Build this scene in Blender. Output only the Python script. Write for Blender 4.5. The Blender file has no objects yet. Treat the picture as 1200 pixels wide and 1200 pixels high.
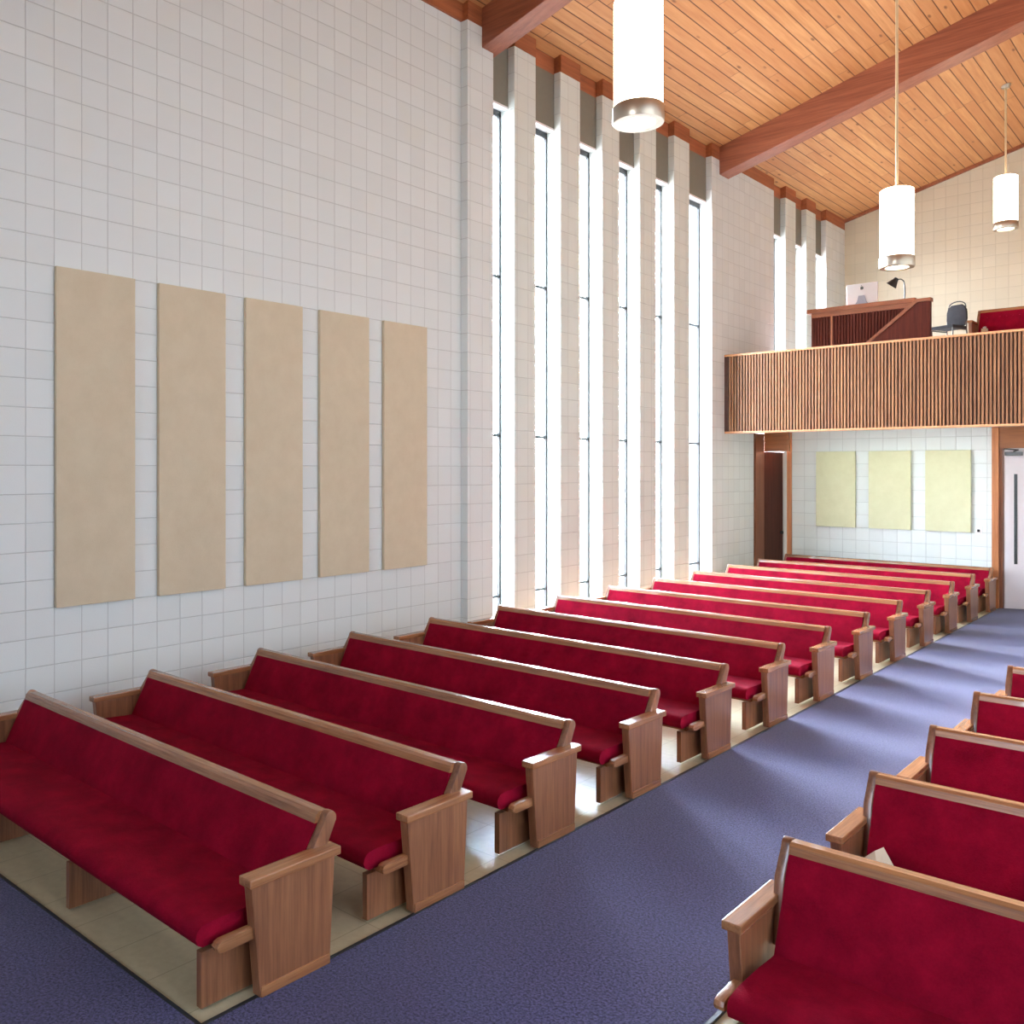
import bpy, bmesh, math, random
from mathutils import Vector, Matrix
random.seed(7)
S = bpy.context.scene
COL = S.collection
PI = math.pi

# ------------------------------------------------------------------ materials
class NT:
    def __init__(s, name):
        s.m = bpy.data.materials.new(name); s.m.use_nodes = True
        s.t = s.m.node_tree; s.t.nodes.clear()
        s.out = s.n('ShaderNodeOutputMaterial')
    def n(s, typ, **kw):
        nd = s.t.nodes.new(typ)
        for k, v in kw.items(): setattr(nd, k, v)
        return nd
    def l(s, a, b): s.t.links.new(a, b)
    def set(s, sock, v):
        if hasattr(v, 'is_output') or isinstance(v, bpy.types.NodeSocket): s.l(v, sock)
        elif v is not None: sock.default_value = v
    def math(s, op, a, b=None, c=None):
        nd = s.n('ShaderNodeMath', operation=op)
        s.set(nd.inputs[0], a)
        if b is not None: s.set(nd.inputs[1], b)
        if c is not None: s.set(nd.inputs[2], c)
        return nd.outputs[0]
    def mix(s, f, a, b):
        nd = s.n('ShaderNodeMix', data_type='RGBA')
        s.set(nd.inputs[0], f); s.set(nd.inputs[6], a); s.set(nd.inputs[7], b)
        return nd.outputs[2]
    def ramp(s, f, lo, hi):
        nd = s.n('ShaderNodeMapRange'); s.set(nd.inputs[0], f)
        nd.inputs[1].default_value = lo; nd.inputs[2].default_value = hi
        return nd.outputs[0]
    def noise(s, vec, scale, detail=3, rough=.55):
        nd = s.n('ShaderNodeTexNoise'); s.set(nd.inputs['Vector'], vec)
        nd.inputs['Scale'].default_value = scale; nd.inputs['Detail'].default_value = detail
        nd.inputs['Roughness'].default_value = rough
        return nd.outputs[0]
    def obj(s): return s.n('ShaderNodeTexCoord').outputs['Object']
    def scale(s, vec, sc, off=None):
        nd = s.n('ShaderNodeMapping'); s.l(vec, nd.inputs[0])
        nd.inputs['Scale'].default_value = sc
        if off is not None: s.set(nd.inputs['Location'], off)
        return nd.outputs[0]
    def bump(s, h, st=.3, dist=.01):
        nd = s.n('ShaderNodeBump'); s.l(h, nd.inputs['Height'])
        nd.inputs['Strength'].default_value = st; nd.inputs['Distance'].default_value = dist
        return nd.outputs[0]
    def bsdf(s, col, rough=.5, metal=0, normal=None, spec=.5, sheen=0, sheen_rough=.4, coat=0):
        b = s.n('ShaderNodeBsdfPrincipled')
        s.set(b.inputs['Base Color'], col); s.set(b.inputs['Roughness'], rough)
        b.inputs['Metallic'].default_value = metal
        b.inputs['Specular IOR Level'].default_value = spec
        b.inputs['Sheen Weight'].default_value = sheen
        b.inputs['Sheen Roughness'].default_value = sheen_rough
        b.inputs['Coat Weight'].default_value = coat
        if normal is not None: s.l(normal, b.inputs['Normal'])
        s.l(b.outputs[0], s.out.inputs[0])
        return b

def c4(r, g, b): return (r, g, b, 1)
def srgb(r, g, b):
    f = lambda v: v/12.92 if v <= .04045 else ((v+.055)/1.055)**2.4
    return (f(r/255), f(g/255), f(b/255), 1)

def mat_plain(name, col, rough=.5, metal=0, spec=.5, var=.08, coat=0):
    n = NT(name); o = n.obj()
    f = n.noise(o, 14, 3)
    d = tuple(max(0, c*(1-var*2)) for c in col[:3])+(1,)
    n.bsdf(n.mix(f, d, col), rough, metal, spec=spec, coat=coat)
    return n.m

def mat_wood(name, dark, light, axis='X', rough=.4, coat=.0, sc=1.0, vary=.25, spec=.5):
    """straight grained timber, grain running along `axis` in the object's own space"""
    n = NT(name); o = n.obj()
    a, b = 1.2*sc, 26*sc
    s = {'X': (a, b, b), 'Y': (b, a, b), 'Z': (b, b, a)}[axis]
    rnd = n.n('ShaderNodeObjectInfo').outputs['Random']
    cv = n.n('ShaderNodeCombineXYZ')
    off = n.math('MULTIPLY', rnd, 37.0)
    for i in range(3): n.l(off, cv.inputs[i])
    v = n.scale(o, s, cv.outputs[0])
    g = n.noise(v, 1.0, 5, .62)
    g2 = n.noise(v, 4.0, 3, .6)
    f = n.ramp(n.math('ADD', n.math('MULTIPLY', g, .75), n.math('MULTIPLY', g2, .25)), .33, .67)
    col = n.mix(f, dark, light)
    hsv = n.n('ShaderNodeHueSaturation'); n.l(col, hsv.inputs['Color'])
    n.l(n.math('ADD', n.math('MULTIPLY', rnd, vary), 1-vary/2), hsv.inputs['Value'])
    n.bsdf(hsv.outputs[0], rough, normal=n.bump(f, .12, .002), coat=coat, spec=spec)
    return n.m

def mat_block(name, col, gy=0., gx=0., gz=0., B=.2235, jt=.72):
    """painted square concrete blocks laid in stack bond"""
    n = NT(name)
    sep = n.n('ShaderNodeSeparateXYZ'); n.l(n.obj(), sep.inputs[0])
    ns = n.n('ShaderNodeSeparateXYZ'); n.l(n.n('ShaderNodeNewGeometry').outputs['True Normal'], ns.inputs[0])
    isx = n.math('GREATER_THAN', n.math('ABSOLUTE', ns.outputs[0]), .6)
    ux = n.math('SUBTRACT', sep.outputs[0], gx); uy = n.math('SUBTRACT', sep.outputs[1], gy)
    mixu = n.n('ShaderNodeMix', data_type='FLOAT'); n.l(isx, mixu.inputs[0]); n.l(ux, mixu.inputs[2]); n.l(uy, mixu.inputs[3])
    u = n.math('DIVIDE', mixu.outputs[0], B)
    v = n.math('DIVIDE', n.math('SUBTRACT', sep.outputs[2], gz), B)
    def edge(t):
        fr = n.math('FRACT', t)
        return n.math('MINIMUM', fr, n.math('SUBTRACT', 1.0, fr))
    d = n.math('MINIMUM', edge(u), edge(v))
    cell = n.n('ShaderNodeCombineXYZ'); n.l(n.math('FLOOR', u), cell.inputs[0]); n.l(n.math('FLOOR', v), cell.inputs[1])
    wn = n.n('ShaderNodeTexWhiteNoise', noise_dimensions='2D'); n.l(cell.outputs[0], wn.inputs['Vector'])
    wav = n.noise(n.obj(), 1.7, 2)
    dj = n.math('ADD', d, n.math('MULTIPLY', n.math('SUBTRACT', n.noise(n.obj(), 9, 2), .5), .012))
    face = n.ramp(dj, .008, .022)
    lite = tuple(c for c in col[:3])+(1,)
    dk = tuple(c*.86 for c in col[:3])+(1,)
    warm = (col[0]*1.0, col[1]*.95, col[2]*.86, 1)
    base = n.mix(n.math('MULTIPLY', wn.outputs[0], .4), lite, dk)
    base = n.mix(n.math('MULTIPLY', n.ramp(wav, .55, .75), .35), base, warm)
    joint = tuple(c*jt for c in col[:3])+(1,)  # joint colour darkened to carry the shade of the grooves
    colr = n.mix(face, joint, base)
    grain = n.noise(n.obj(), 110, 3, .7)
    h = n.math('ADD', n.math('MULTIPLY', n.ramp(dj, .0, .03), 1.0), n.math('MULTIPLY', grain, .28))
    n.bsdf(colr, .75, normal=n.bump(h, .55, .006), spec=.25)
    return n.m

def mat_fabric(name, dark, light, sheen=.0):
    n = NT(name); o = n.obj()
    rnd = n.n('ShaderNodeObjectInfo').outputs['Random']
    cv = n.n('ShaderNodeCombineXYZ')
    for i in range(3): n.l(n.math('MULTIPLY', rnd, 23.0), cv.inputs[i])
    v = n.scale(o, (1, 1, 1), cv.outputs[0])
    big = n.ramp(n.noise(v, 5.5, 5, .62), .30, .72)
    fine = n.noise(v, 130, 2, .7)
    f = n.math('ADD', n.math('MULTIPLY', big, .6), n.math('MULTIPLY', fine, .4))
    n.bsdf(n.mix(f, dark, light), .85, normal=n.bump(n.math('ADD', fine, n.math('MULTIPLY', big, .6)), .35, .004),
           spec=.04, sheen=sheen, sheen_rough=.45)
    return n.m

def mat_ceiling():
    n = NT('pine_planks')
    sep = n.n('ShaderNodeSeparateXYZ'); n.l(n.obj(), sep.inputs[0])
    w = .165
    t = n.math('DIVIDE', sep.outputs[0], w)
    row = n.math('FLOOR', t)
    wn = n.n('ShaderNodeTexWhiteNoise', noise_dimensions='1D'); n.l(row, wn.inputs['W'])
    yy = n.math('DIVIDE', n.math('ADD', sep.outputs[1], n.math('MULTIPLY', wn.outputs[0], 9.0)), 3.6)
    seg = n.math('FLOOR', yy)
    cell = n.n('ShaderNodeCombineXYZ'); n.l(row, cell.inputs[0]); n.l(seg, cell.inputs[1])
    w2 = n.n('ShaderNodeTexWhiteNoise', noise_dimensions='2D'); n.l(cell.outputs[0], w2.inputs['Vector'])
    fr = n.math('FRACT', t); e = n.math('MINIMUM', fr, n.math('SUBTRACT', 1.0, fr))
    fy = n.math('FRACT', yy); ey = n.math('MULTIPLY', n.math('MINIMUM', fy, n.math('SUBTRACT', 1.0, fy)), 20.0)
    d = n.math('MINIMUM', e, n.math('ADD', ey, .018))
    groove = n.ramp(d, .015, .06)
    jit = n.n('ShaderNodeCombineXYZ'); n.l(n.math('MULTIPLY', w2.outputs[0], 40.0), jit.inputs[0]); n.l(n.math('MULTIPLY', w2.outputs[0], 17.0), jit.inputs[1])
    v = n.scale(n.obj(), (16, .9, 1), jit.outputs[0])
    g = n.ramp(n.noise(v, 1.3, 5, .6), .3, .7)
    base = n.mix(g, srgb(184, 124, 76), srgb(212, 158, 106))
    base = n.mix(n.math('MULTIPLY', w2.outputs[0], .55), base, srgb(176, 110, 64))
    kv = n.scale(n.obj(), (5.2, 1.7, 1), None)
    vo = n.n('ShaderNodeTexVoronoi'); n.l(kv, vo.inputs['Vector']); vo.inputs['Scale'].default_value = 1.0
    knot = n.math('SUBTRACT', 1.0, n.ramp(vo.outputs['Distance'], .05, .13))
    base = n.mix(n.math('MULTIPLY', knot, .75), base, srgb(95, 48, 26))
    col = n.mix(groove, srgb(84, 44, 22), base)  # shading of the plank grooves put into the colour as dark lines
    n.bsdf(col, .5, normal=n.bump(n.math('ADD', groove, n.math('MULTIPLY', g, .1)), .5, .008), spec=.35)
    return n.m

def mat_carpet():
    n = NT('blue_carpet'); o = n.obj()
    sp = n.noise(o, 80, 3, .75)
    big = n.ramp(n.noise(o, 1.1, 3), .3, .7)
    f = n.ramp(sp, .36, .64)
    col = n.mix(f, c4(.009, .006, .026), c4(.096, .084, .210))
    col = n.mix(n.math('MULTIPLY', big, .25), col, c4(.040, .032, .075))
    n.bsdf(col, .95, normal=n.bump(n.noise(o, 210, 2, .7), .6, .006), spec=.05, sheen=.22)
    return n.m

def mat_tile():
    n = NT('beige_vinyl_tile'); o = n.obj()
    sep = n.n('ShaderNodeSeparateXYZ'); n.l(o, sep.inputs[0])
    def edge(s, size):
        fr = n.math('FRACT', n.math('DIVIDE', s, size)); return n.math('MINIMUM', fr, n.math('SUBTRACT', 1.0, fr))
    d = n.math('MINIMUM', edge(sep.outputs[0], .34), edge(sep.outputs[1], .34))
    base = n.mix(n.noise(o, 22, 4), srgb(176, 165, 132), srgb(204, 194, 160))
    n.bsdf(n.mix(n.ramp(d, .004, .012), srgb(160, 150, 118), base), .3, spec=.5)
    return n.m

def mat_slat():
    """oak slats, each its own tone"""
    n = NT('oak_slats'); o = n.obj()
    sep = n.n('ShaderNodeSeparateXYZ'); n.l(o, sep.inputs[0])
    wn = n.n('ShaderNodeTexWhiteNoise', noise_dimensions='1D')
    n.l(n.math('FLOOR', n.math('DIVIDE', sep.outputs[0], .05)), wn.inputs['W'])
    g = n.noise(n.scale(o, (60, 60, 2)), 1, 4)
    base = n.mix(n.ramp(g, .35, .65), srgb(116, 74, 46), srgb(168, 118, 78))
    n.bsdf(n.mix(n.math('MULTIPLY', wn.outputs[0], .7), base, srgb(94, 56, 34)), .5, spec=.35)
    return n.m

def mat_metal(name, col, rough=.3):
    n = NT(name); o = n.obj()
    f = n.noise(n.scale(o, (3, 3, 90)), 2, 3)
    n.bsdf(n.mix(f, tuple(c*.8 for c in col[:3])+(1,), col), rough, metal=1)
    return n.m

def mat_emit(name, col, strength):
    n = NT(name); o = n.obj()
    e = n.n('ShaderNodeEmission')
    f = n.noise(o, 3, 1)
    n.l(n.mix(f, tuple(c*.94 for c in col[:3])+(1,), col), e.inputs[0]); e.inputs[1].default_value = strength
    n.l(e.outputs[0], n.out.inputs[0])
    return n.m

def mat_glass():
    n = NT('window_glass')
    tr = n.n('ShaderNodeBsdfTransparent'); tr.inputs[0].default_value = (.96, .97, .98, 1)
    gl = n.n('ShaderNodeBsdfGlossy'); gl.inputs['Roughness'].default_value = .02
    lw = n.n('ShaderNodeLayerWeight'); lw.inputs[0].default_value = .5
    fr = n.math('ADD', n.math('MULTIPLY', n.math('POWER', lw.outputs['Facing'], 4.0), .5), .03)
    mx = n.n('ShaderNodeMixShader')
    n.l(fr, mx.inputs[0]); n.l(tr.outputs[0], mx.inputs[1]); n.l(gl.outputs[0], mx.inputs[2])
    n.l(mx.outputs[0], n.out.inputs[0])
    return n.m

M = {}
WALLC = c4(.745, .80, .80)
M['block'] = mat_block('white_block', WALLC, gy=3.195, gz=1.1524)
M['block_win'] = mat_block('white_block_piers', c4(.73, .785, .745), gy=3.195+.015, gz=1.1524)  # same paint as the wall, tinted for the warm light on the piers
M['block_back'] = mat_block('white_block_back', WALLC, gx=1.0103, gz=1.1979)
M['block_lamp_tint'] = mat_block('lamp_tinted_block', c4(.66, .59, .45), gx=.1, gz=1.15, jt=.84)  # warm light of the lamps put into the block colour
M['ceiling'] = mat_ceiling()
M['beam'] = mat_wood('beam_redwood', srgb(124, 66, 45), srgb(162, 94, 66), 'X', .45, sc=.5)
M['plate'] = mat_wood('plate_redwood', srgb(120, 62, 34), srgb(158, 90, 52), 'Y', .55, sc=.6)
M['oakx'] = mat_wood('pew_oak_lengthwise', srgb(122, 76, 48), srgb(168, 116, 76), 'X', .27, coat=.35)
M['oakz'] = mat_wood('pew_oak_upright', srgb(106, 64, 42), srgb(148, 98, 66), 'Z', .33, coat=.2)
M['oaky'] = mat_wood('pew_oak_arm', srgb(122, 76, 48), srgb(168, 116, 76), 'Y', .27, coat=.3)
M['red'] = mat_fabric('crimson_velvet', c4(.10, .0006, .0075), c4(.29, .004, .022))
M['reddark'] = mat_fabric('crimson_back_cloth', c4(.26, .004, .03), c4(.44, .010, .055))
M['carpet'] = mat_carpet()
M['tile'] = mat_tile()
M['slat'] = mat_slat()
M['slatback'] = mat_wood('parapet_backing', srgb(52, 26, 16), srgb(74, 40, 24), 'X', .7)
M['cap'] = mat_wood('parapet_cap_oak', srgb(176, 118, 78), srgb(206, 150, 104), 'X', .4)
M['panel'] = mat_fabric('beige_acoustic_cloth', srgb(196, 182, 156), srgb(208, 196, 172), sheen=.05)
M['panelgreen'] = mat_fabric('cream_acoustic_cloth', srgb(200, 199, 164), srgb(214, 214, 182), sheen=.05)
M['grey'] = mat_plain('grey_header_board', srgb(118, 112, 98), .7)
M['frame'] = mat_plain('dark_bronze_frame', c4(.025, .028, .03), .5)
M['glass'] = mat_glass()
M['shade'] = mat_emit('lit_opal_shade', c4(1, .88, .68), 12)
M['diffuser'] = mat_emit('lit_diffuser', c4(1, .88, .68), 12)
M['brass'] = mat_metal('brushed_nickel', c4(.62, .55, .45), .35)
M['rod'] = mat_plain('cream_painted_rod', srgb(224, 200, 160), .4)
M['doordark'] = mat_wood('dark_walnut_door', srgb(58, 24, 14), srgb(82, 40, 26), 'Z', .6, spec=.15)
M['casing'] = mat_wood('fir_casing', srgb(150, 88, 48), srgb(188, 120, 72), 'Z', .45)
M['casingx'] = mat_wood('fir_header', srgb(118, 66, 34), srgb(150, 92, 50), 'X', .45)
M['jamb'] = mat_wood('dark_jamb', srgb(96, 54, 32), srgb(126, 74, 46), 'Z', .5)
M['white'] = mat_plain('white_paint', c4(.82, .80, .80), .4, var=.02)
M['black'] = mat_plain('black_plastic', c4(.012, .012, .012), .4)
M['desk'] = mat_wood('dark_cherry_front', srgb(62, 22, 14), srgb(90, 38, 26), 'Z', .7, spec=.12)
M['desktop'] = mat_wood('cherry_counter', srgb(118, 64, 40), srgb(156, 94, 60), 'X', .5, spec=.25)
M['alu'] = mat_plain('white_computer_shell', c4(.86, .86, .85), .3, var=.02)
M['standgrey'] = mat_plain('grey_stand', c4(.34, .36, .42), .35)
M['chairgrey'] = mat_fabric('charcoal_chair_cloth', c4(.022, .020, .022), c4(.045, .042, .044), sheen=.1)
M['steel'] = mat_metal('dark_steel_tube', c4(.10, .095, .09), .4)
M['paper'] = mat_plain('cream_paper', srgb(228, 214, 184), .8, var=.04)
M['door_white'] = mat_plain('white_door_paint', c4(.80, .74, .77), .3, var=.03)
M['plain_ceiling'] = mat_plain('white_plaster', c4(.75, .75, .70), .8, var=.03)

# ------------------------------------------------------------------ mesh helpers
class MB:
    def __init__(s): s.bm = bmesh.new()
    def box(s, x0, x1, y0, y1, z0, z1, bev=0):
        r = bmesh.ops.create_cube(s.bm, size=1)
        vs = r['verts']
        bmesh.ops.scale(s.bm, vec=(x1-x0, y1-y0, z1-z0), verts=vs)
        bmesh.ops.translate(s.bm, vec=((x0+x1)/2, (y0+y1)/2, (z0+z1)/2), verts=vs)
        if bev:
            es = list({e for v in vs for e in v.link_edges})
            bmesh.ops.bevel(s.bm, geom=es, offset=bev, segments=2, affect='EDGES', profile=.6)
        return s
    def prism(s, pts, axis, a, b, bev=0, seg=2):
        """closed polygon extruded along axis from a to b; pts are the other two coordinates in order"""
        def mk(p, t):
            if axis == 'x': return (t, p[0], p[1])
            if axis == 'y': return (p[0], t, p[1])
            return (p[0], p[1], t)
        v0 = [s.bm.verts.new(mk(p, a)) for p in pts]
        v1 = [s.bm.verts.new(mk(p, b)) for p in pts]
        fs = [s.bm.faces.new(v0[::-1]), s.bm.faces.new(v1)]
        k = len(pts)
        for i in range(k): fs.append(s.bm.faces.new((v0[i], v0[(i+1) % k], v1[(i+1) % k], v1[i])))
        bmesh.ops.recalc_face_normals(s.bm, faces=fs)
        if bev:
            es = list({e for f in fs[:2] for e in f.edges})
            bmesh.ops.bevel(s.bm, geom=es, offset=bev, segments=seg, affect='EDGES', profile=.6)
        return s
    def lathe(s, prof, c=(0, 0, 0), n=32, axis='z'):
        rings = []
        for r, z in prof:
            if r < 1e-6: rings.append([s.bm.verts.new((c[0], c[1], c[2]+z))])
            else: rings.append([s.bm.verts.new((c[0]+r*math.cos(2*PI*i/n), c[1]+r*math.sin(2*PI*i/n), c[2]+z)) for i in range(n)])
        for a, b in zip(rings, rings[1:]):
            for i in range(n):
                j = (i+1) % n
                if len(a) == 1 and len(b) == 1: continue
                if len(a) == 1: s.bm.faces.new((a[0], b[j], b[i]))
                elif len(b) == 1: s.bm.faces.new((a[i], a[j], b[0]))
                else: s.bm.faces.new((a[i], a[j], b[j], b[i]))
        return s
    def tube(s, pts, r, n=10):
        pts = [Vector(p) for p in pts]
        up = Vector((0, 0, 1)); rings = []
        for i, p in enumerate(pts):
            t = (pts[min(i+1, len(pts)-1)]-pts[max(i-1, 0)]).normalized()
            a = t.cross(up if abs(t.z) < .95 else Vector((1, 0, 0))).normalized(); b = t.cross(a)
            rr = r[i] if isinstance(r, (list, tuple)) else r
            rings.append([s.bm.verts.new(p+a*rr*math.cos(2*PI*k/n)+b*rr*math.sin(2*PI*k/n)) for k in range(n)])
        for a, b in zip(rings, rings[1:]):
            for k in range(n): s.bm.faces.new((a[k], a[(k+1) % n], b[(k+1) % n], b[k]))
        s.bm.faces.new(rings[0][::-1]); s.bm.faces.new(rings[-1])
        return s
    def build(s, name, mat, parent=None, smooth=False):
        bmesh.ops.recalc_face_normals(s.bm, faces=s.bm.faces)
        me = bpy.data.meshes.new(name); s.bm.to_mesh(me); s.bm.free()
        me.materials.append(mat)
        if smooth:
            for p in me.polygons: p.use_smooth = True
            try: me.set_sharp_from_angle(angle=math.radians(40))
            except Exception: pass
        o = bpy.data.objects.new(name, me); COL.objects.link(o)
        if parent: o.parent = parent
        return o

def tag(o, label=None, cat=None, group=None, kind=None):
    if label: o['label'] = label
    if cat: o['category'] = cat
    if group: o['group'] = group
    if kind: o['kind'] = kind
    return o
def empty(name, loc=(0, 0, 0), rz=0):
    o = bpy.data.objects.new(name, None); COL.objects.link(o)
    o.location = loc; o.rotation_euler = (0, 0, rz); o.empty_display_size = .2
    return o
def kids(o): return [c for c in bpy.data.objects if c.parent == o]
def copy_tree(o, parent=None):
    c = o.copy(); COL.objects.link(c); c.parent = parent
    for ch in kids(o): copy_tree(ch, c)
    return c
def struct(o, label=None): o['kind'] = 'structure'; (label and o.__setitem__('label', label)); return o

# ------------------------------------------------------------------ room dimensions
P = .106               # face of the window piers
EAVE = 7.52; SL = .26; CX = 4.61; XR = 2*CX     # nave is symmetric about the aisle
YB = 16.7322           # wall under the gallery
YG = 20.94             # wall behind the gallery
YF = -6.0              # wall behind the viewer
CEIL0 = 7.72
def ceil_z(x): return CEIL0+SL*(x if x < CX else XR-x)

# floor and carpet
struct(MB().box(-.3, XR+.3, YF-.3, 21.3, -.2, 0).build('floor', M['tile']), 'beige vinyl tile floor under the pews')
cp = MB()
cp.prism([(-.0, YF), (XR, YF), (XR, 2.03), (5.36, 2.03), (5.36, YG), (3.865, YG), (3.865, 2.03), (0, 2.03)], 'z', .0005, .012)
struct(cp.build('carpet', M['carpet']), 'dark blue speckled carpet of aisle and front')

ed = MB().box(0, 3.875, 2.022, 2.040, .0, .014)  # thin dark strips where tile meets carpet
ed.box(3.853, 3.873, 2.04, YB, .0, .014); ed.box(5.345, XR, 2.022, 2.040, .0, .014); ed.box(5.345, 5.365, 2.04, YB, .0, .014)
struct(ed.build('trim_4', M['frame']), 'thin dark edging between tile and carpet')

# ceiling: two pitched plank decks
th = .2
ce = MB().prism([(-.6, ceil_z(-.6)), (CX, ceil_z(CX)), (XR+.6, ceil_z(XR+.6)), (XR+.6, ceil_z(XR+.6)+th), (CX, ceil_z(CX)+th), (-.6, ceil_z(-.6)+th)], 'y', YF-.4, 21.4)
struct(ce.build('ceiling', M['ceiling']), 'pitched ceiling of knotty pine planks')

# beams
for Y0, Y1 in ((8.33, 8.62), (14.70, 15.05)):
    d = .47
    b = MB().prism([(-.12, ceil_z(-.12)-d), (CX, ceil_z(CX)-d), (XR+.12, ceil_z(XR+.12)-d), (XR+.12, ceil_z(XR+.12)+.05), (CX, ceil_z(CX)+.05), (-.12, ceil_z(-.12)+.05)], 'y', Y0, Y1, .008)
    struct(b.build('beam', M['beam']), 'heavy red-brown timber beam carrying the ceiling')

# left and right walls; f() mirrors for the right side
PIERS = [(8.966, 9.413), (9.965, 10.432), (10.992, 11.45), (12.031, 12.519), (13.089, 13.607)]
GAPS = [(8.543, 8.966), (9.413, 9.965), (10.432, 10.992), (11.45, 12.031), (12.519, 13.089), (13.607, 14.404)]
PIERS_U = [(17.593, 18.108), (18.67, 19.19)]
GAPS_U = [(17.02, 17.593), (18.108, 18.67), (19.19, 19.783)]
DEP = -.16             # back of the piers
GX = -.125             # glass plane
RSH = 8.3
HZ = 6.78              # window head
wn_i = 0
FILL_GAPS = [(a-RSH, b-RSH) for a, b in GAPS]      # unseen right windows, invented and placed for fill light
for side in ('left', 'right'):
    fx = (lambda x: x) if side == 'left' else (lambda x: XR-x)
    if side == 'right':
        w = MB()
        for y0, y1 in ((YF, FILL_GAPS[0][0]),)+tuple((a[1], b[0]) for a, b in zip(FILL_GAPS, FILL_GAPS[1:]))+((FILL_GAPS[-1][1], YG+.3),):
            w.box(XR-P, XR+.35, y0, y1, -.05, EAVE)
        for y0, y1 in FILL_GAPS: w.box(XR-P, XR+.3, y0, y1, HZ, EAVE)
        struct(w.build('wall_right', M['block']), 'unseen white block wall on the right, slot windows added for daylight')
        for y0, y1 in FILL_GAPS:
            wn_i += 1
            root = struct(empty('window_%d' % wn_i, (0, 0, 0)))  # invented window out of view, added to bring in fill light
            fr = MB()
            for z in (.02, .63, 2.66, 4.66, HZ-.04): fr.box(XR+.11, XR+.15, y0, y1, z, z+.036)
            fr.box(XR+.11, XR+.15, y0, y0+.03, .02, HZ); fr.box(XR+.11, XR+.15, y1-.03, y1, .02, HZ)
            fr.build('window_frame', M['frame'], root)
            MB().box(XR+.125, XR+.131, y0+.03, y1-.03, .05, HZ-.04).build('pane', M['glass'], root)
        continue
    def bx(mb, x0, x1, *r, **k):
        a, b = sorted((fx(x0), fx(x1))); return mb.box(a, b, *r, **k)
    w = MB()
    bx(w, -.35, 0, YF, 8.066, -.05, EAVE)                    # plain panelled stretch
    bx(w, -.35, P, 8.066, 8.543, -.05, EAVE)                 # first pier carrying the beam
    bx(w, -.35, P, 14.404, 16.10, -.05, EAVE)
    bx(w, -.35, P, 16.10, 17.02, 2.9, EAVE)
    bx(w, -.35, P, 19.783, YG+.3, -.05, EAVE)
    bx(w, -.35, P, 17.02, 19.783, 2.9, 3.3)                  # under the gallery windows
    bx(w, -.35, .0, 17.75, 19.783, -.05, 2.9)
    struct(w.build('wall_'+side, M['block']), 'white painted block wall with tall slot windows on the '+side)
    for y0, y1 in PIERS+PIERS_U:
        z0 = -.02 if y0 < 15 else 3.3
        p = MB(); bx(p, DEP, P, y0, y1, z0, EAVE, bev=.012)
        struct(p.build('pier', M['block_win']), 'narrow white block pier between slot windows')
    # timber plate over wall and piers
    t = MB()
    bx(t, -.3, .03, YF, 8.066, EAVE, ceil_z(0)+.04)
    bx(t, -.3, 0, 8.066, YG+.2, EAVE-.02, ceil_z(0)+.04)
    for y0, y1 in [(8.066, 8.33)]+PIERS+[(14.404, 14.70), (15.05, 17.02)]+PIERS_U+[(19.783, YG)]:
        bx(t, -.25, P+.004, y0+.004, y1-.004, EAVE+.001, ceil_z(P)+.04)
    struct(t.build('trim_1' if side == 'left' else 'trim_2', M['plate']), 'brown timber wall plate under the ceiling')
    for k, (y0, y1) in enumerate(GAPS+GAPS_U):
        wn_i += 1
        up = y0 > 15
        zb = 3.3 if up else .02
        root = struct(empty('window_%d' % wn_i, (0, 0, 0)))
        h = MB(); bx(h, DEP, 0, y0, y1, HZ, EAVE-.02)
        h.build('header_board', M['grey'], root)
        h = MB(); bx(h, DEP, .002, y0, y1, HZ-.03, HZ-.001)
        h.build('header_sill', M['white'], root)
        fr = MB()
        bx(fr, GX-.03, GX+.012, y0, y0+.03, zb, HZ-.03)
        bx(fr, GX-.03, GX+.012, y1-.028, y1, zb, HZ-.03)
        bx(fr, GX-.03, GX+.012, y0, y1, HZ-.11, HZ-.03)
        bx(fr, GX-.03, GX+.012, y0, y1, zb, zb+.04)
        for zz in (.63, 2.66, 4.66):
            if zz > zb+.1: bx(fr, GX-.03, GX+.012, y0, y1, zz-.018, zz+.018)
        fr.build('window_frame', M['frame'], root)
        g = MB(); bx(g, GX-.012, GX-.006, y0+.03, y1-.028, zb+.04, HZ-.11)
        g.build('pane', M['glass'], root)

# wall behind the viewer with an invented opening, out of frame, added to let daylight in
FILL_OPN = (3.4, 5.8, 3.4, 6.2)
w = MB()
w.box(-.3, FILL_OPN[0], YF-.3, YF, 0, 9.0); w.box(FILL_OPN[1], XR+.3, YF-.3, YF, 0, 9.0)
w.box(FILL_OPN[0], FILL_OPN[1], YF-.3, YF, 0, FILL_OPN[2]); w.box(FILL_OPN[0], FILL_OPN[1], YF-.3, YF, FILL_OPN[3], 9.0)
struct(w.build('wall_front', M['block']), 'white block wall behind the viewer')

# gallery back wall and wall under the gallery
gb = MB().prism([(-.3, 2.9), (XR+.3, 2.9), (XR+.3, ceil_z(0)), (CX, ceil_z(CX)+.05), (-.3, ceil_z(0))], 'y', YG, YG+.3)
struct(gb.build('wall_gallery', M['block_lamp_tint']), 'block gable wall behind the gallery, warm lamp light in its colour')
tg = MB().prism([(P, ceil_z(P)-.07), (CX, ceil_z(CX)-.07), (XR-P, ceil_z(P)-.07), (XR-P, ceil_z(P)+.02), (CX, ceil_z(CX)+.02), (P, ceil_z(P)+.02)], 'y', YG-.05, YG)
struct(tg.build('trim_3', M['plate']), 'thin brown strip where gable meets ceiling')
struct(MB().box(.544, 3.766, YB, YB+.15, 0, 3.05).build('wall_back', M['block_back']), 'pale block wall under the gallery')
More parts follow.
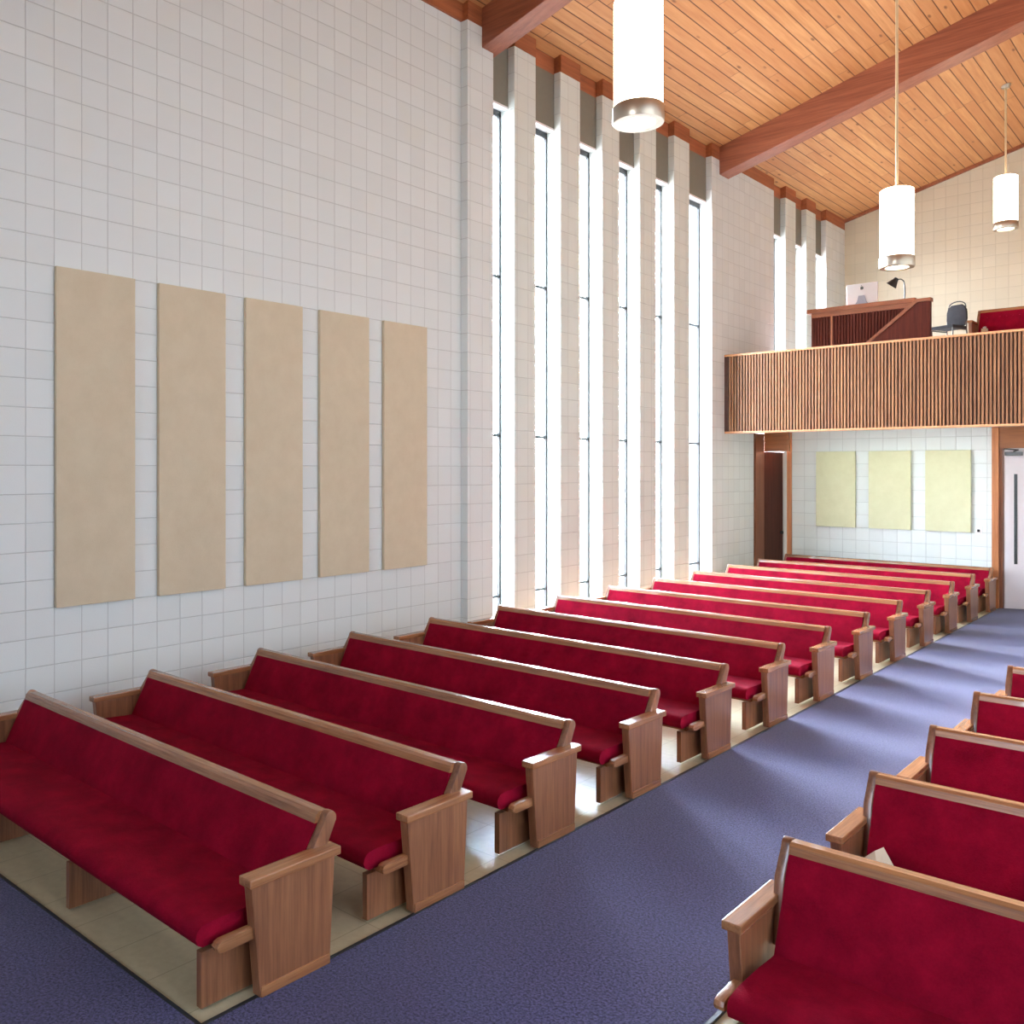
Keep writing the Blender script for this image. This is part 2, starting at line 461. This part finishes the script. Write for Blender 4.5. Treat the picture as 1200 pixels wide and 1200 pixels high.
# the lobby beyond
lob = MB()
lob.box(-.3, XR+.3, YG, YG+.3, -.05, 2.9)
lob.box(5.5, XR, YB, YB+.15, 0, 3.05)
struct(lob.build('wall_lobby', M['white']), 'white lobby wall beyond the open door')
# gallery floor
sl = MB()
sl.box(P, XR-P, 15.07, YG, 3.05, 3.25); sl.box(P, XR-P, 16.2, YG, 3.25, 4.35)
struct(sl.build('gallery_floor', M['plain_ceiling']), 'stepped gallery floor slab with white underside')

# ------------------------------------------------------------------ slatted gallery front
YP = 14.9
gp = empty('gallery_parapet', (0, YP, 2.845))
tag(gp, 'gallery front clad in narrow vertical oak slats', 'parapet', kind='structure')
L = XR-2*P
b = MB().box(P, XR-P, .035, .17, .02, 1.325); b.build('backing_board', M['slatback'], gp)
b = MB(); x = P+.03
while x < XR-P-.03:
    b.box(x, x+.027, .0, .036, .03, 1.32); x += .05
b.build('slat_panel', M['slat'], gp)
MB().box(P, XR-P, -.02, .20, 1.32, 1.355, .006).build('cap_rail', M['cap'], gp)
MB().box(P, XR-P, -.006, .18, -.004, .028).build('bottom_rail', M['cap'], gp)
MB().box(P, P+.07, -.012, .17, .03, 1.32).build('end_stile', M['slatback'], gp)

# ------------------------------------------------------------------ pews
XL0, XR0 = .5262, 3.7945
PL_ = XR0-XL0
def rounded_post(A):
    # outline in (y, z): leans back, rounded top
    pts = [(-.150+A*.35, .30+A), (-.055+A*.3, .30+A), (-.050, .50)]
    cx, cz, r = -.030, .607, .034
    for k in range(9):
        a = -.25+k*(PI+.2)/8
        pts.append((cx+r*math.cos(a), cz+r*math.sin(a)))
    pts.append((-.138, .50))
    return pts
def make_pew(length, arm=0., seat=0.):
    """arm / seat: height offsets of arm rest and seat (the right bank has lower arms and seats)"""
    A, Q = arm, seat
    root = empty('pew')
    # seat cushion: rounded front
    prof = [(-.18, .262), (-.675, .262), (-.697, .275), (-.708, .300), (-.700, .328), (-.68, .345), (-.62, .352), (-.42, .348), (-.30, .338), (-.19, .334)]
    s = MB().prism([(y, z+Q) for y, z in prof], 'x', .028, length-.028); s.build('seat', M['red'], root, True)
    MB().box(.03, length-.03, -.61, -.2, .232+Q, .262+Q).build('seat_board', M['oakx'], root)
    prof = [(-.228+Q*.25, .325+Q), (-.215+Q*.25, .318+Q), (-.165+Q*.3, .300+Q), (-.028, .575), (-.035, .598), (-.080, .600), (-.096, .586)]
    MB().prism(prof, 'x', .024, length-.024).build('backrest', M['red'], root, True)
    prof = [(-.092, .592), (-.016, .585), (-.004, .622), (-.018, .636), (-.066, .637), (-.084, .625)]
    MB().prism(prof, 'x', .022, length-.022).build('top_rail', M['oakx'], root)
    for s_, x0 in ((-1, 0), (1, length)):
        o = lambda a: x0+s_*a                      # outward offset
        sp = lambda a, b: tuple(sorted((o(a), o(b))))
        a, b = sp(-.022, .022)
        MB().prism(rounded_post(A), 'x', a, b, .006).build('post', M['oakz'], root, True)
        a, b = sp(.012, .068)
        pan = MB().prism([(-.455, .012), (-.075, .012), (-.045, .47+A), (-.50, .47+A)], 'x', a, b, .006).build('arm_panel', M['oakz'], root)
        a, b = sp(.0, .084)
        MB().box(a, b, -.517, -.022, .468+A, .505+A, .006).build('arm_cap', M['oaky'], pan)
        a, b = sp(.062, .074)
        MB().box(a, b, -.452, -.078, .012, .055, .003).build('foot_board', M['oaky'], pan)
        a, b = sp(.008, .052)
        pr = [(y, z+Q) for y, z in [(-.46, .250), (-.628, .250), (-.648, .257), (-.656, .274), (-.648, .291), (-.628, .298), (-.46, .298)]]
        MB().prism(pr, 'x', a, b, .006).build('seat_end', M['oaky'], root, True)
    for x0 in (.06, length*.27, length*.607, length-.06):
        MB().prism([(-.672, .012), (-.10, .012), (-.16, .235+Q), (-.672, .235+Q)], 'x', x0-.018, x0+.018, .002).build('support_panel', M['oakz'], root)
    return root
ordn = ['first', 'second', 'third', 'fourth', 'fifth', 'sixth', 'seventh', 'eighth', 'ninth', 'tenth', 'eleventh', 'twelfth', 'thirteenth']
yl = [2.765, 3.78, 4.825, 5.905, 7.03, 8.19, 9.365, 10.555, 11.766, 12.98, 14.195, 15.40, 16.60]
yr = [3.98, 5.147, 6.312, 7.469, 8.623, 9.79, 10.96, 12.13]
proto = make_pew(PL_)
for i, y in enumerate(yl):
    o = proto if i == 0 else copy_tree(proto)
    o.location = (XL0, y, 0)
    if i < 2: o.scale = (1, 1, (1.05, 1.025)[i])
    if i == 0: o.location = (XL0+.03, y+.05, 0); o.rotation_euler = (0, 0, math.radians(-.9))   # stands a touch askew
    lab = 'crimson upholstered oak pew, %s from the front in the left bank' % ordn[i]
    if i == 0: lab = 'front crimson oak pew of the left bank, its whole seat open to view'
    if i == 12: lab = 'rearmost crimson pew of the left bank, against the pale wall under the gallery'
    tag(o, lab, 'pew', 'crimson pews of the left bank')
proto_r = make_pew(PL_, -.075, -.11)
for i, y in enumerate(yr[:6]):
    o = proto_r if i == 0 else copy_tree(proto_r)
    o.location = (5.4308+.045, y, 0)
    lab = 'crimson upholstered oak pew, %s from the front in the right bank' % ordn[i]
    if i == 0: lab = 'front crimson oak pew of the right bank, cut off by the lower right corner'
    tag(o, lab, 'pew', 'crimson pews of the right bank')

# ------------------------------------------------------------------ acoustic panels
B = .2235
pos = ['leftmost tall beige acoustic panel on the white block wall', 'second tall beige acoustic panel from the left on the block wall',
       'middle one of five tall beige acoustic panels on the block wall', 'fourth tall beige acoustic panel from the left on the block wall',
       'rightmost tall beige acoustic panel, nearest the slot windows']
for i in range(5):
    y0 = 3.195+i*4*B
    o = MB().box(.001, .04, y0, y0+3*B, 1.1524, 1.1524+12*B, .004).build('acoustic_panel', M['panel'])
    tag(o, pos[i], 'wall panel', 'tall acoustic panels on the left wall')
pos = ['left one of three short pale acoustic panels under the gallery', 'middle one of three short pale acoustic panels under the gallery', 'right one of three short pale acoustic panels, beside the wall switch']
for i in range(3):
    x0 = 1.0103+i*4*B
    o = MB().box(x0, x0+3*B, YB-.045, YB-.001, 1.1979, 1.1979+6*B, .004).build('acoustic_panel', M['panelgreen'])
    tag(o, pos[i], 'wall panel', 'short acoustic panels under the gallery')
# switch plate
sw = empty('wall_switch', (3.575, YB-.001, 1.24)); tag(sw, 'small white wall switch plate with a black toggle', 'switch')
MB().box(-.05, .05, -.012, 0, -.07, .07, .004).build('cover_plate', M['white'], sw)
MB().box(-.018, .018, -.03, -.01, -.03, .012, .003).build('toggle', M['black'], sw)

# ------------------------------------------------------------------ pendants
def make_pendant(zb, ztop):
    R_ = .176; H = .88
    root = empty('pendant_lamp')
    MB().lathe([(R_, .12), (R_, H), (R_-.02, H+.012), (0, H+.012)]).build('lamp_shade', M['shade'], root, True)
    MB().lathe([(R_-.050, .05), (R_-.050, .0), (R_+.006, .0), (R_+.010, .012), (R_+.010, .108), (R_+.004, .12), (R_-.01, .12)]).build('bottom_ring', M['brass'], root, True)
    MB().lathe([(0, .022), (R_-.052, .022), (R_-.052, .04), (0, .04)]).build('diffuser', M['diffuser'], root, True)
    MB().lathe([(0, H+.012), (.05, H+.012), (.05, H+.05), (.02, H+.06), (0, H+.06)], n=16).build('top_cap', M['brass'], root, True)
    MB().tube([(0, 0, H+.05), (0, 0, ztop-zb)], .016).build('hanging_rod', M['rod'], root, True)
    MB().lathe([(0, ztop-zb-.05), (.055, ztop-zb-.05), (.08, ztop-zb+.0), (.08, ztop-zb+.03), (0, ztop-zb+.03)], n=20).build('ceiling_canopy', M['brass'], root, True)
    for k in range(3):
        a = 2*PI*k/3+2.2
        MB().tube([(R_*.97*math.cos(a), R_*.97*math.sin(a), .80), (1.09*R_*math.cos(a), 1.09*R_*math.sin(a), .80)], .007, 8).build('shade_clip', M['brass'], root)
    return root
for (x, y, zb, lab) in [(3.648, 5.837, 4.755, 'nearest lit opal cylinder pendant, cut off by the top of the photo'),
                        (3.905, 11.149, 4.53, 'lit opal cylinder pendant hanging on a long rod before the gallery desk'),
                        (3.763, 17.746, 6.27, 'farthest lit opal cylinder pendant, hung high over the gallery')]:
    o = make_pendant(zb, ceil_z(x)); o.location = (x, y, zb)
    tag(o, lab, 'pendant lamp', 'cylinder pendants')

# ------------------------------------------------------------------ left doorway under the gallery
d1 = struct(empty('door_1', (0, 0, 0)), 'dark brown door in the left corner under the gallery')
MB().box(.0, P+.004, 16.10, 16.56, 0, 2.88).build('jamb_panel', M['jamb'], d1)
MB().box(P, P+.03, 16.12, 16.20, 0, 2.88).build('jamb_stop', M['jamb'], d1)
MB().box(.03, .10, 16.56, 17.46, .01, 2.55).build('door_leaf', M['doordark'], d1)
MB().box(P, .56, 16.57, 16.66, 2.55, 2.90).build('transom_board', M['casingx'], d1)
MB().box(.478, .560, YB-.03, YB+.16, 0, 2.90).build('casing', M['casing'], d1)
MB().box(.03, .12, 17.46, 17.75, 0, 2.9).build('strike_jamb', M['white'], d1)
MB().lathe([(0, 0), (.03, 0), (.035, .02), (.03, .045), (0, .05)], (0, 0, 0), 16).build('door_knob', M['black'], d1).matrix_local = Matrix.Translation((.10, 17.36, 1.0)) @ Matrix.Rotation(PI/2, 4, 'Y')

# right doorway with open white door
d2 = struct(empty('door_2', (0, 0, 0)), 'white door standing open to the lobby at right')
MB().box(3.766, 3.86, YB-.05, YB+.17, 0, 2.90).build('casing', M['casing'], d2)
MB().box(3.86, 3.905, YB-.01, YB+.15, 0, 2.56).build('door_jamb', M['jamb'], d2)
MB().box(3.86, 5.42, YB-.03, YB+.15, 2.56, 2.90).build('transom_board', M['casingx'], d2)
MB().box(5.36, 5.5, YB-.05, YB+.17, 0, 2.90).build('casing', M['casing'], d2)
lf = MB().box(0, .98, -.022, .022, .012, 2.53, .003).build('door_leaf', M['door_white'], d2)
lf.location = (3.925, YB+.02, 0); lf.rotation_euler = (0, 0, math.radians(22))
MB().box(.13, .175, -.026, .0, .72, 2.15).build('slot_window', M['black'], lf)
cl = MB(); cl.box(-.0, .24, -.075, -.022, 2.44, 2.50, .006); cl.tube([(.12, -.05, 2.51), (.16, -.16, 2.53), (-.02, -.10, 2.55)], .01, 8)
cl.build('door_closer', M['steel'], lf)

# ------------------------------------------------------------------ gallery furniture
GZ = 4.35
YD = 16.9
dk = empty('sound_desk', (0, YD, GZ)); tag(dk, 'dark slatted wooden sound desk with brown counter in the gallery', 'desk')
top = .80
MB().box(.78, 2.60, -.05, .62, top-.075, top, .008).build('counter_top', M['desktop'], dk)
MB().box(.90, 2.62, .0, .04, 0, top-.075).build('front_board', M['desk'], dk)
b = MB(); x = .92
while x < 2.6:
    b.box(x, x+.03, -.022, .0, .02, top-.16); x += .052
b.build('slat_panel', M['desk'], dk)
MB().box(.86, 2.6, -.03, .0, top-.16, top-.075, .004).build('apron', M['desktop'], dk)
MB().box(1.205, 1.235, -.032, .0, .0, top-.16).build('cover_strip', M['casing'], dk)
MB().box(.86, .90, -.02, .55, 0, top-.075).build('side_board', M['desk'], dk)
# stair partition with sloping cap
sp = empty('stair_partition', (0, 16.45, GZ)); tag(sp, 'dark wooden stair partition with a sloping brown cap rail', 'partition')
pts = [(1.93, -.0), (2.745, .645), (2.93, .645), (2.93, -.0)]
MB().prism(pts, 'y', .0, .10).build('side_panel', M['desk'], sp)
capn = [(1.88, -.0), (2.73, .70), (2.945, .70), (2.945, .645), (2.75, .645), (1.95, -.0)]
MB().prism(capn, 'y', -.03, .13).build('cap_rail', M['desktop'], sp)

# all-in-one computer, seen from behind
cm = empty('computer', (1.64, YD+.30, GZ+top)); tag(cm, 'white all-in-one computer on the gallery desk, seen from behind', 'computer')
W_, H_ = .53, .36
pr = []
MB().prism([(-W_/2, .06), (W_/2, .06), (W_/2, .06+H_), (-W_/2, .06+H_)], 'y', -.02, .02, .010, 3).build('display_shell', M['alu'], cm, True)
st = MB().prism([(-.05, .20), (.05, .20), (.075, .10), (.13, .02), (.13, .0), (-.13, .0), (-.13, .02), (-.075, .10)], 'y', -.045, -.021, .004)
st.build('stand', M['standgrey'], cm)
MB().box(-.12, .12, -.09, .10, 0, .012, .004).build('stand_foot', M['standgrey'], cm)
# dark emblem on the shell: round body with a bite and a leaf
em = []
for k in range(28):
    a = 2*PI*k/28; r = .030*(1+.06*math.cos(2*a))
    px, pz = r*math.cos(a), r*math.sin(a)*1.02
    if math.hypot(px+.036, pz-.003) < .017:
        t = math.atan2(pz-.003, px+.036); px, pz = -.036+.017*math.cos(t), .003+.017*math.sin(t)
    em.append((px, pz+.335))
e = MB().prism(em, 'y', -.0225, -.0195)
e.prism([(.002, .368), (-.010, .378), (-.012, .392), (.0, .384)], 'y', -.0225, -.0195)
e.build('emblem', M['black'], cm)

# gooseneck lamp
gl = empty('desk_lamp', (2.36, YD+.22, GZ+top)); tag(gl, 'black gooseneck lamp arching over the gallery desk', 'desk lamp')
MB().lathe([(0, 0), (.075, 0), (.075, .018), (.03, .03), (0, .03)], n=24).build('lamp_base', M['black'], gl, True)
neck = []
for k in range(15):
    t = k/14
    if t < .5: neck.append((0.0+.01*math.sin(t*6), 0, .02+t*.58))
    else:
        a = (t-.5)*2*PI*.62
        neck.append((-.085+.085*math.cos(a), 0, .31+.085*math.sin(a)))
MB().tube(neck, .011, 10).build('gooseneck', M['black'], gl, True)
hd = MB().lathe([(0, .10), (.035, .095), (.045, .05), (.055, .03), (.095, -.06), (.088, -.06), (.04, .03), (0, .03)], n=24).build('lamp_head', M['black'], gl, True)
hd.matrix_local = Matrix.Translation((-.175, 0, .345)) @ Matrix.Rotation(math.radians(38), 4, 'Y')

# stacking chair
ch = empty('stacking_chair', (2.73, 18.55, GZ), math.radians(-22)); tag(ch, 'charcoal padded stacking chair between stair partition and gallery pew', 'chair')
MB().prism([(-.215, -.22), (.215, -.22), (.195, .20), (-.195, .20)], 'z', .43, .485, .018, 3).build('seat', M['chairgrey'], ch, True)
bp = [(-.165, .50), (.165, .50), (.195, .62), (.19, .76), (.16, .85), (.10, .895), (-.10, .895), (-.16, .85), (-.19, .76), (-.195, .62)]
br = MB().prism(bp, 'y', .19, .235, .014, 3).build('backrest', M['chairgrey'], ch, True)
arc = [(-.165, .215, .80)]+[(.165*math.cos(PI-PI*k/10), .215, .86+.095*math.sin(PI*k/10)) for k in range(11)]+[(.165, .215, .80)]
MB().tube(arc, .011, 8).build('top_handle', M['steel'], ch, True)
for sx in (-1, 1):
    MB().tube([(sx*.205, -.205, 0), (sx*.205, -.20, .42)], .012, 8).build('leg', M['steel'], ch, True)
    MB().tube([(sx*.205, .25, 0), (sx*.19, .20, .42), (sx*.175, .225, .80)], .012, 8).build('leg', M['steel'], ch, True)
    MB().tube([(sx*.205, -.20, .415), (sx*.195, .20, .415)], .011, 8).build('seat_rail', M['steel'], ch, True)

# gallery pew (taller, buttoned), a smaller pale card on it
gpw = make_pew(2.6, -.06, -.11); gpw.location = (3.13, 19.0, GZ); gpw.scale = (1, 1.15, 1.22)
tag(gpw, 'crimson pew up in the gallery beside the charcoal chair', 'pew')
b = MB()
for k in range(24): b.lathe([(0, .0), (.008, .003), (.010, .008), (0, .012)], (.15+k*.1, -.155, .50), 8)
bt = b.build('button_row', M['reddark'], gpw)
bx_ = empty('tissue_box', (3.27, 18.66, GZ+.292)); tag(bx_, 'small pale box sitting on the gallery pew seat', 'box')
MB().box(-.045, .045, -.045, .045, 0, .11, .004).build('carton', M['paper'], bx_)
MB().prism([(-.02, .11), (.02, .11), (.03, .14), (.0, .15), (-.03, .135)], 'y', -.006, .006).build('tissue', M['white'], bx_)

# folded paper on the second right pew
fp = MB()
q = [(-.11, -.05, 0), (.04, -.07, .0), (.09, .04, .004), (-.04, .06, .0), (.0, -.01, .10), (.03, .03, .115)]
vs = [fp.bm.verts.new(v) for v in q]
for f in ((0, 1, 4), (1, 2, 5, 4), (2, 3, 5), (3, 0, 4, 5), (3, 2, 1, 0)): fp.bm.faces.new([vs[i] for i in f])
po = fp.build('folded_paper', M['paper']); po.location = (5.575, 4.80, .246)
tag(po, 'crumpled cream paper lying on the second pew seat of the right bank', 'paper')

# ------------------------------------------------------------------ light
wd = bpy.data.worlds.new('sky'); S.world = wd; wd.use_nodes = True
nt = wd.node_tree; nt.nodes.clear()
o = nt.nodes.new('ShaderNodeOutputWorld'); bg = nt.nodes.new('ShaderNodeBackground')
tc = nt.nodes.new('ShaderNodeTexCoord'); sep = nt.nodes.new('ShaderNodeSeparateXYZ')
nt.links.new(tc.outputs['Generated'], sep.inputs[0])
# hazy sky: a bright band along the horizon, bluer overhead, sunlit pavement below
cr = nt.nodes.new('ShaderNodeValToRGB')
zm = nt.nodes.new('ShaderNodeMapRange'); zm.inputs[1].default_value = -.5; zm.inputs[2].default_value = .5
nt.links.new(sep.outputs[2], zm.inputs[0]); nt.links.new(zm.outputs[0], cr.inputs[0])
GLOW = 2200
el = cr.color_ramp.elements
el[0].position = .30; el[0].color = (.30, .29, .30, 1)
el[1].position = .95; el[1].color = (.42, .52, .68, 1)
for pos_, c_ in ((.44, (.42, .41, .42, 1)), (.50, (.92, .95, 1.0, 1)), (.68, (.88, .94, 1.0, 1)), (.80, (.55, .64, .78, 1))):
    e_ = el.new(pos_); e_.color = c_
nt.links.new(cr.outputs[0], bg.inputs[0])
# the sky is brightest on the left (sunward) side of the building
ms = nt.nodes.new('ShaderNodeMapRange'); nt.links.new(sep.outputs[0], ms.inputs[0])
ms.inputs[1].default_value = -.7; ms.inputs[2].default_value = .5
ms.inputs[3].default_value = 70; ms.inputs[4].default_value = 9
# broad glow of a low hazy sun beyond the left windows
AZ, EL0 = math.radians(36), math.sin(math.radians(16))
def vdot(v):
    d_ = nt.nodes.new('ShaderNodeVectorMath'); d_.operation = 'DOT_PRODUCT'
    nt.links.new(tc.outputs['Generated'], d_.inputs[0]); d_.inputs[1].default_value = v
    return d_.outputs['Value']
def wm(op, a_, b_=None):
    m_ = nt.nodes.new('ShaderNodeMath'); m_.operation = op
    for i_, v_ in enumerate((a_, b_)):
        if v_ is None: continue
        if isinstance(v_, (int, float)): m_.inputs[i_].default_value = v_
        else: nt.links.new(v_, m_.inputs[i_])
    return m_.outputs[0]
side_ = wm('DIVIDE', vdot((math.sin(AZ), math.cos(AZ), 0)), .36)
up_ = wm('DIVIDE', wm('SUBTRACT', sep.outputs[2], EL0), .085)
fall = wm('EXPONENT', wm('MULTIPLY', wm('ADD', wm('MULTIPLY', side_, side_), wm('MULTIPLY', up_, up_)), -1.0))
front_ = wm('GREATER_THAN', vdot((-math.cos(AZ), math.sin(AZ), 0)), 0.0)
glow = wm('MULTIPLY', wm('MULTIPLY', fall, front_), GLOW)
nt.links.new(wm('ADD', ms.outputs[0], glow), bg.inputs[1])
nt.links.new(bg.outputs[0], o.inputs[0])

def area(name, loc, rot, sx, sy, power, col, portal=False, spread=PI):
    l = bpy.data.lights.new(name, 'AREA'); l.shape = 'RECTANGLE'; l.size = sx; l.size_y = sy
    l.energy = power; l.color = col; l.spread = spread
    if portal: l.cycles.is_portal = True
    ob = bpy.data.objects.new(name, l); COL.objects.link(ob); ob.location = loc; ob.rotation_euler = rot
    return ob
# daylight portals guide sampling through the openings
for k, (y0, y1) in enumerate(GAPS+GAPS_U):
    zb = .02 if y0 < 15 else 3.3
    area('window_daylight', (GX-.1, (y0+y1)/2, (zb+HZ)/2), (0, -PI/2, 0), HZ-zb, y1-y0, 1, (1, 1, 1), True)
for y0, y1 in FILL_GAPS: area('window_daylight', (XR+.3, (y0+y1)/2, HZ/2), (0, PI/2, 0), HZ, y1-y0, 1, (1, 1, 1), True)  # through the added openings of the unseen right wall
area('fill_opening_portal', ((FILL_OPN[0]+FILL_OPN[1])/2, YF-.31, (FILL_OPN[2]+FILL_OPN[3])/2), (PI/2, 0, 0), FILL_OPN[1]-FILL_OPN[0], FILL_OPN[3]-FILL_OPN[2], 1, (1, 1, 1), True)  # portal of the added opening behind the viewer
# fluorescent strips under the gallery and in the lobby
area('gallery_strip_light', (2.5, 15.5, 3.02), (0, 0, 0), 2.6, .3, 22, (.82, 1.0, .78))
area('lobby_light', (4.6, 18.6, 2.95), (0, 0, 0), 2.0, 2.0, 120, (1.0, .97, 1.0))

# ------------------------------------------------------------------ camera
cam = bpy.data.cameras.new('camera'); co = bpy.data.objects.new('camera', cam); COL.objects.link(co)
co.location = (7.0122, 0, 2.2533); co.rotation_euler = (PI/2, 0, .7453)
cam.sensor_fit = 'HORIZONTAL'; cam.sensor_width = 36; cam.lens = 1058.7/1200*36
cam.shift_x = (600-508.58)/1200; cam.shift_y = (547.89-600)/1200
cam.clip_start = .05; cam.clip_end = 200
S.camera = co
S.view_settings.view_transform = 'Standard'; S.view_settings.look = 'None'
S.view_settings.gamma = 1; S.view_settings.use_curve_mapping = False
S.view_settings.exposure = -0.30
S.cycles.max_bounces = 10; S.cycles.diffuse_bounces = 6; S.cycles.transparent_max_bounces = 12
S.cycles.sample_clamp_indirect = 8
